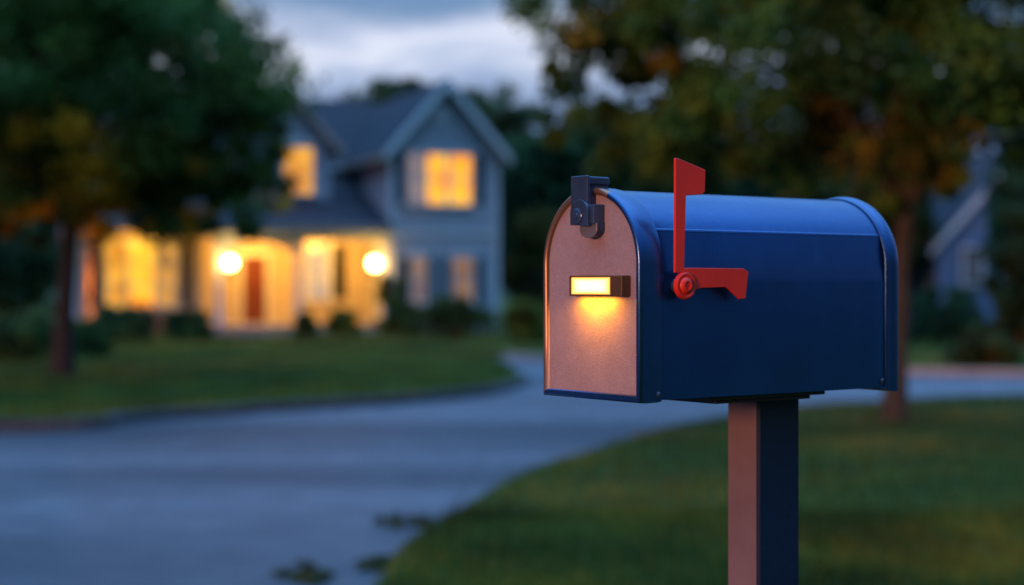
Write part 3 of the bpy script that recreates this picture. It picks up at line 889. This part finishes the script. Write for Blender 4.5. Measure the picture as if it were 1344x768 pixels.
# wing with the front gable
wx1 = hx(654, 0); ze = hz(500, 196, 0); za_ = hz(580, 114, 0); xm = wx1 / 2
wu = [hx(535, 0), hx(619, 0), hz(580, 268, 0), hz(580, 203, 0)]
wl1 = [hx(541, 0), hx(558, 0), hz(550, 396, 0), hz(550, 338, 0)]
wl2 = [hx(594, 0), hx(620, 0), hz(606, 397, 0), hz(606, 338, 0)]
def gable(w):
    w.prism([(0, ze), (wx1, ze), (xm, za_)], 'y', 0.001, .18)
    w.box(-.0, .18, .185, 9.0, 0, ze)                  # side walls
    w.box(wx1 - .18, wx1, .185, 9.0, 0, ze)
    w.box(0.18, wx1 - .18, 8.8, 9.0, 0, ze)
wall_holes('wall', 0, wx1, 0, ze - .001, 0, .18, [wu, wl1, wl2], SIDE, gable)
window(*wu, 0, [0, .27, .63, 1], 2, [W2, W1, W1])
shutter(hx(521, 0), wu[0] - .09, wu[2], wu[3], 0); shutter(wu[1] + .09, hx(633, 0), wu[2], wu[3], 0)
window(*wl1, 0, [0, 1], 2, [W4]); shutter(hx(524, 0), wl1[0] - .085, wl1[2], wl1[3], 0); shutter(wl1[1] + .085, hx(570, 0), wl1[2], wl1[3], 0)
window(*wl2, 0, [0, 1], 2, [W4]); shutter(hx(582, 0), wl2[0] - .085, wl2[2], wl2[3], 0); shutter(wl2[1] + .085, hx(633, 0), wl2[2], wl2[3], 0)
ov, fo_ = .24, .32
slope = (za_ - ze) / xm
def gable_roof(cx_, half, z_eave, z_top, y0, y1, over, th=.14):
    s = (z_top - z_eave) / half
    r = MB()
    for sg in (-1, 1):
        a = (cx_ + sg * (half + over), z_eave - over * s + .03); b_ = (cx_, z_top + .03)
        r.prism([a, b_, (b_[0], b_[1] + th * 1.35), (a[0] , a[1] + th)], 'y', y0, y1)
    return r
gable_roof(xm, xm, ze, za_, -fo_, 9.0, ov).build('roof', ROOF, house)
def rake(cx_, half, z_eave, z_top, y0, over):
    s = (z_top - z_eave) / half; q = MB()
    for sg in (-1, 1):
        a = (cx_ + sg * (half + over + .02), z_eave - (over + .02) * s + .19); b_ = (cx_, z_top + .235)
        q.prism([(a[0], a[1] - .26), (b_[0], b_[1] - .30), b_, a], 'y', y0 - .05 - (.001 if sg > 0 else 0), y0 - .002)
    return q
rake(xm, xm, ze, za_, -fo_, ov).build('rake_board', TRIM, house)
q = MB(); q.box(-ov - .10, -ov + .02, -fo_, 5.2, ze - ov * slope - .02, ze - ov * slope + .12); q.box(wx1 + ov - .02, wx1 + ov + .10, -fo_, 9, ze - ov * slope - .02, ze - ov * slope + .12)
q.build('gutter', painted('gutter_tan', (.45, .34, .28), .5, .1, 3), house)
q = MB(); vx, vz = hp(577, 151, 0)
q.prism([(vx - .2, vz - .22), (vx + .2, vz - .22), (vx + .2, vz + .12), (vx, vz + .3), (vx - .2, vz + .12)], 'y', -.05, -.003)
for i in range(5): q.box(vx - .16, vx + .16, -.065, -.051, vz - .18 + i * .07, vz - .15 + i * .07)
q.build('gable_vent', TRIM, house)
q = MB()
for xx in (-.02, wx1 - .10): q.box(xx, xx + .12, -.03, -.003, 0, ze - .25)
q.box(.11, wx1 - .11, -.034, -.003, hz(580, 308, 0), hz(580, 303, 0))
q.build('corner_board', TRIM, house)

# main block behind
mx0 = hx(112, 3.0); my = 4.9; mz = ze + .02
q = MB(); q.box(mx0, -.002, my, 11, 0, mz); q.build('wall', SIDE, house)
r = MB(); zr = mz + 2.0
r.prism([(my - .45, mz - .28), (my + 3.0, zr), (11.5, mz - .3), (11.5, mz - .12), (my + 3.0, zr + .2), (my - .45, mz - .1)], 'x', mx0 - .4, xm)
r.build('roof', ROOF, house)
q = MB(); q.box(mx0 - .4, -.1, my - .56, my - .44, mz - .30, mz - .14); q.build('gutter', TRIM, house)

# ground floor in front: bay section and porch recess
by, py_ = .9, 2.3
zf = .24                                                  # porch floor
zc_ = hz(400, 306, .3)                                    # porch ceiling
bx1 = hx(268, by)
bw = [hx(138, by), hx(233, by), hz(185, 402, by), hz(185, 318, by)]
def bay_extra(w):
    w.box(bx1 - .16, bx1 - .001, by + .165, py_ + .2, 0, zc_)
    w.box(mx0, mx0 + .16, by + .165, my, 0, zc_, 1)
wall_holes('wall', mx0, bx1, 0, zc_, by, .16, [bw], [CREAM, siding('lamplit_siding', (.42, .20, .05), .14)], bay_extra)  # end wall's siding colour holds the orange lamp glow
window(*bw, by, [0, .30, .70, 1], 3, [W3, W1, W6])
shutter(hx(119, by), bw[0] - .09, bw[2], bw[3], by); shutter(bw[1] + .09, hx(249, by), bw[2], bw[3], by)
q = MB(); q.box(mx0 - .02, bx1 + .02, by - .08, by - .003, 0, hz(185, 414, by)); q.build('brick_base', BRICK, house)
dw = [hx(318, py_), hx(349, py_), zf + .02, hz(333, 336, py_)]
pw = [hx(402, py_), hx(432, py_), hz(417, 392, py_), hz(417, 322, py_)]
wall_holes('wall', bx1, -.003, 0, zc_, py_, .16, [dw, pw], CREAM)
window(*pw, py_, [0, 1], 2, [W5]); shutter(pw[1] + .09, hx(453, py_), pw[2], pw[3], py_)
q = MB()
q.box(dw[0] + .001, dw[1] - .001, py_ + .03, py_ + .08, dw[2], dw[3] - .001)
pwid = dw[1] - dw[0]; ph = dw[3] - dw[2]
for cx0, cx1 in ((.12, .46), (.54, .88)):
    for cz0, cz1 in ((.08, .42), (.50, .90)):
        q.box(dw[0] + pwid * cx0, dw[0] + pwid * cx1, py_ + .018, py_ + .0295, dw[2] + ph * cz0, dw[2] + ph * cz1)
fd = q.build('front_door', DOORW, house)
q = MB(); q.ball((dw[1] - .07, py_ - .01, dw[2] + ph * .46), .035, sub=2); q.build('handle', painted('brass', (.5, .3, .1), .3, .1, 8, 0, 1, .9), fd)
q = MB(); q.box(dw[0] - .11, dw[0] - .002, py_ - .05, py_ - .003, zf, dw[3] + .01); q.box(dw[1] + .002, dw[1] + .11, py_ - .05, py_ - .003, zf, dw[3] + .01); q.box(dw[0] - .15, dw[1] + .15, py_ - .06, py_ - .003, dw[3] + .011, dw[3] + .16)
q.build('door_frame', TRIM, house)
q = MB(); q.box(bx1 - .1, -.01, -.05, py_ - .002, 0, zf); q.box(hx(318, -.3) - .25, hx(352, -.3) + .25, -.42, -.052, 0, zf * .5)
q.build('porch_floor', STONE, house)
q = MB(); q.box(mx0 - .2, -.003, -.28, my, zc_ + .002, zc_ + .06); q.build('porch_ceiling', TRIM, house)
# porch roof
zpe, zpt = zc_ + .08, hz(440, 232, my)
r = MB(); r.prism([(-.42, zpe), (my, zpt), (my, zpt + .16), (-.42, zpe + .12)], 'x', mx0 - .35, -.004)
r.build('porch_roof', ROOF, house)
q = MB(); q.box(mx0 - .3, -.05, -.50, -.425, zpe - .06, zpe + .11); q.build('gutter', painted('gutter_tan', (.45, .34, .28), .5, .1, 3), house)
q = MB(); q.box(bx1 - .1, -.005, -.02, .18, zc_ - .20, zc_); 
ax0, ax1 = hx(296, .08), hx(384, .08)                    # arched head over the entrance bay
n = 16; rise = .26
ar = [(ax0 - .06, zc_ - .2), (ax0 - .06, zc_ - .52), (ax0, zc_ - .52)] + [(ax0 + (ax1 - ax0) * i / n, zc_ - .52 + rise * sin(pi * i / n) ** .6) for i in range(1, n)] + [(ax1, zc_ - .52), (ax1 + .06, zc_ - .52), (ax1 + .06, zc_ - .2)]
q.prism(ar, 'y', .0, .14)
q.build('porch_beam', TRIM, house)
for px in (287, 391, 503):
    xx = hx(px, .08); q = MB()
    q.cbox(xx - .11, xx + .11, -.03, .19, zf, zf + .28, .012); q.cbox(xx - .085, xx + .085, -.005, .165, zf + .28, zc_ - .30, .01)
    q.cbox(xx - .12, xx + .12, -.04, .20, zc_ - .30, zc_ - .201, .012)
    q.build('column', TRIM, house)
# lamp added to give the left end wall its glow
IRON0 = painted('lamp_iron', (.02, .02, .022), .45, .1, 10)
q = MB(); q.lathe((mx0 - .003, 1.5, 2.35), (-1, 0, 0), [(.07, 0), (.06, .03)], 14); q.tube([(mx0 - .02, 1.5, 2.35), (mx0 - .16, 1.5, 2.40), (mx0 - .18, 1.5, 2.32)], .02, 8)
q.lathe((mx0 - .18, 1.5, 2.33), (0, 0, -1), [(.03, 0), (.10, .08), (.11, .10)], 16)
wl_ = q.build('added_wall_lamp', IRON0, house)
q = MB(); q.ball((mx0 - .18, 1.5, 2.255), .035, sub=2); q.build('bulb', glow('added_lamp_bulb', (1, .6, .15), (1, .55, .12), 4), wl_)
pt = bpy.data.lights.new('added_wall_light', 'POINT'); pt.energy = 170; pt.color = (1, .36, .025); pt.shadow_soft_size = .08
po = bpy.data.objects.new('added_wall_light', pt); COL.objects.link(po); po.parent = house; po.location = (mx0 - .42, 1.3, 1.5)
# globes on the columns
IRON = painted('black_iron', (.02, .02, .022), .45, .1, 10)
for px, py in ((302, 345), (492, 346)):
    gx, gz = hp(px, py, -.22)
    q = MB(); q.tube([(gx, .08, gz - .32), (gx, -.12, gz - .32), (gx, -.22, gz - .29), (gx, -.22, gz - .16)], [.022, .022, .022, .03], 8); q.lathe((gx, -.22, gz - .155), (0, 0, 1), [(.03, -.02), (.08, .0), (.08, .03)], 16)
    q.lathe((gx, -.005, gz - .32), (0, -1, 0), [(.07, 0), (.06, .03)], 14)
    pl_ = q.build('porch_lamp', IRON, house)
    q = MB(); q.ball((gx, -.22, gz), .145, sub=3); q.build('globe', GLOBE, pl_)
for px, yl_, en in ((335, 1.15, 135), (440, 1.15, 135), (185, .25, 26)):  # third one is an added light to brighten the bay wall
    xx = hx(px, yl_); q = MB(); q.lathe((xx, yl_, zc_), (0, 0, -1), [(.13, 0), (.13, .03), (.11, .05)], 18)
    cl_ = q.build('ceiling_lamp', IRON, house)
    q = MB(); q.lathe((xx, yl_, zc_ - .05), (0, 0, -1), [(.105, 0), (.10, .05), (.06, .09), (.01, .10)], 18); q.build('lamp_shade', GLOBE if px > 200 else glow('added_soffit_lens', (.9, .5, .12), (.8, .4, .1), .6), cl_)
    pt = bpy.data.lights.new('porch_light', 'POINT'); pt.energy = en; pt.color = (1, .42, .045); pt.shadow_soft_size = .12
    po = bpy.data.objects.new('porch_light', pt); COL.objects.link(po); po.parent = house; po.location = (xx, yl_, zc_ - .28)

# dormer on the porch roof
dy = 1.9
dx0, dx1 = hx(310, dy), hx(433, dy); dm = (dx0 + dx1) / 2
dze = hz(433, 188, dy); dza = hz(370, 116, dy); dzb = hz(400, 282, dy)
wd = [hx(372, dy), hx(411, dy), hz(390, 254, dy), hz(390, 194, dy)]
def dgable(w):
    w.prism([(dx0, dze), (dx1, dze), (dm, dza)], 'y', dy + .001, dy + .15)
    w.box(dx0, dx0 + .14, dy + .152, my + 3, dzb - .4, dze); w.box(dx1 - .14, dx1, dy + .152, my + 3, dzb - .4, dze)
wall_holes('dormer_wall', dx0, dx1, dzb - .5, dze - .001, dy, .15, [wd], SIDE, dgable)
wo = window(*wd, dy, [0, 1], 3, [W3])
q = MB(); cxw = (wd[0] + wd[1]) / 2; hw_ = (wd[1] - wd[0]) / 2
q.prism([(wd[0] - .08, wd[3] + .1), (wd[1] + .08, wd[3] + .1)] + [(cxw + (hw_ + .08) * cos(t), wd[3] + .1 + .22 * sin(t)) for t in [pi * i / 12 for i in range(1, 12)]], 'y', dy - .052, dy - .003)
q.build('arched_head', TRIM, wo)
gable_roof(dm, (dx1 - dx0) / 2, dze, dza, dy - .3, my + 3.0, .30).build('dormer_roof', ROOF, house)
rake(dm, (dx1 - dx0) / 2, dze, dza, dy - .3, .30).build('rake_board', painted('rake_tan', (.50, .40, .36), .5, .1, 3), house)
s2 = (dza - dze) / ((dx1 - dx0) / 2)
q = MB(); q.box(dx1 + .29, dx1 + .38, dy - .3, my, dze - .3 * s2, dze - .3 * s2 + .12); q.build('gutter', painted('gutter_tan', (.45, .34, .28), .5, .1, 3), house)

# ------------------------------------------------------------------ neighbouring house on the right
Zn = 58; nO = at(1212, Zn)
nb = empty('house', (nO[0], nO[1], LZ), R(14))
tag(nb, 'pale blue neighbouring house with white gable trim half hidden by shrubs at right', 'house')
sc = Zn / F; gz_ = lambda py: CAMH + (HY - py) * sc - LZ
q = MB(); nx0, nw = .55, 6.4; nxm = nx0 + nw / 2
q.prism([(nx0, 0), (nx0 + nw, 0), (nx0 + nw, gz_(318)), (nxm, gz_(200)), (nx0, gz_(318))], 'y', 0, .2)
q.box(-.6, nx0 - .001, 1.6, 9, 0, gz_(312)); q.box(nx0, nx0 + nw, .201, 9, 0, gz_(320))
q.box(nx0 + nw + .001, 11.4, 1.6, 9, 0, gz_(312)); q.build('wall', siding('blue_siding', (.15, .23, .38)), nb)
gable_roof(nxm, nw / 2, gz_(318), gz_(200), -.3, 9, .45).build('roof', ROOF, nb)
r = MB(); zA, zB = gz_(312), gz_(208)
r.add([(-1.1, 1.1, zA), (12, 1.1, zA), (12, 5.2, zB), (1.9, 5.2, zB), (-1.1, 9.4, zA), (12, 9.4, zA)], [(0, 1, 2, 3), (0, 3, 4), (3, 2, 5, 4), (0, 4, 5, 1)])
r.build('roof', ROOF, nb)
rake(nxm, nw / 2, gz_(318), gz_(200), -.3, .45).build('rake_board', TRIM, nb)
DG = glow('faint_glow_pane', (.05, .07, .12), (.03, .045, .08), .4)  # dark panes given a faint blue glow of their own
hsave = house; house = nb
for xx in (1.5, 3.0, 4.5):
    window(xx, xx + .75, gz_(372), gz_(326), -.10, [0, 1], 2, [DG])
house = hsave
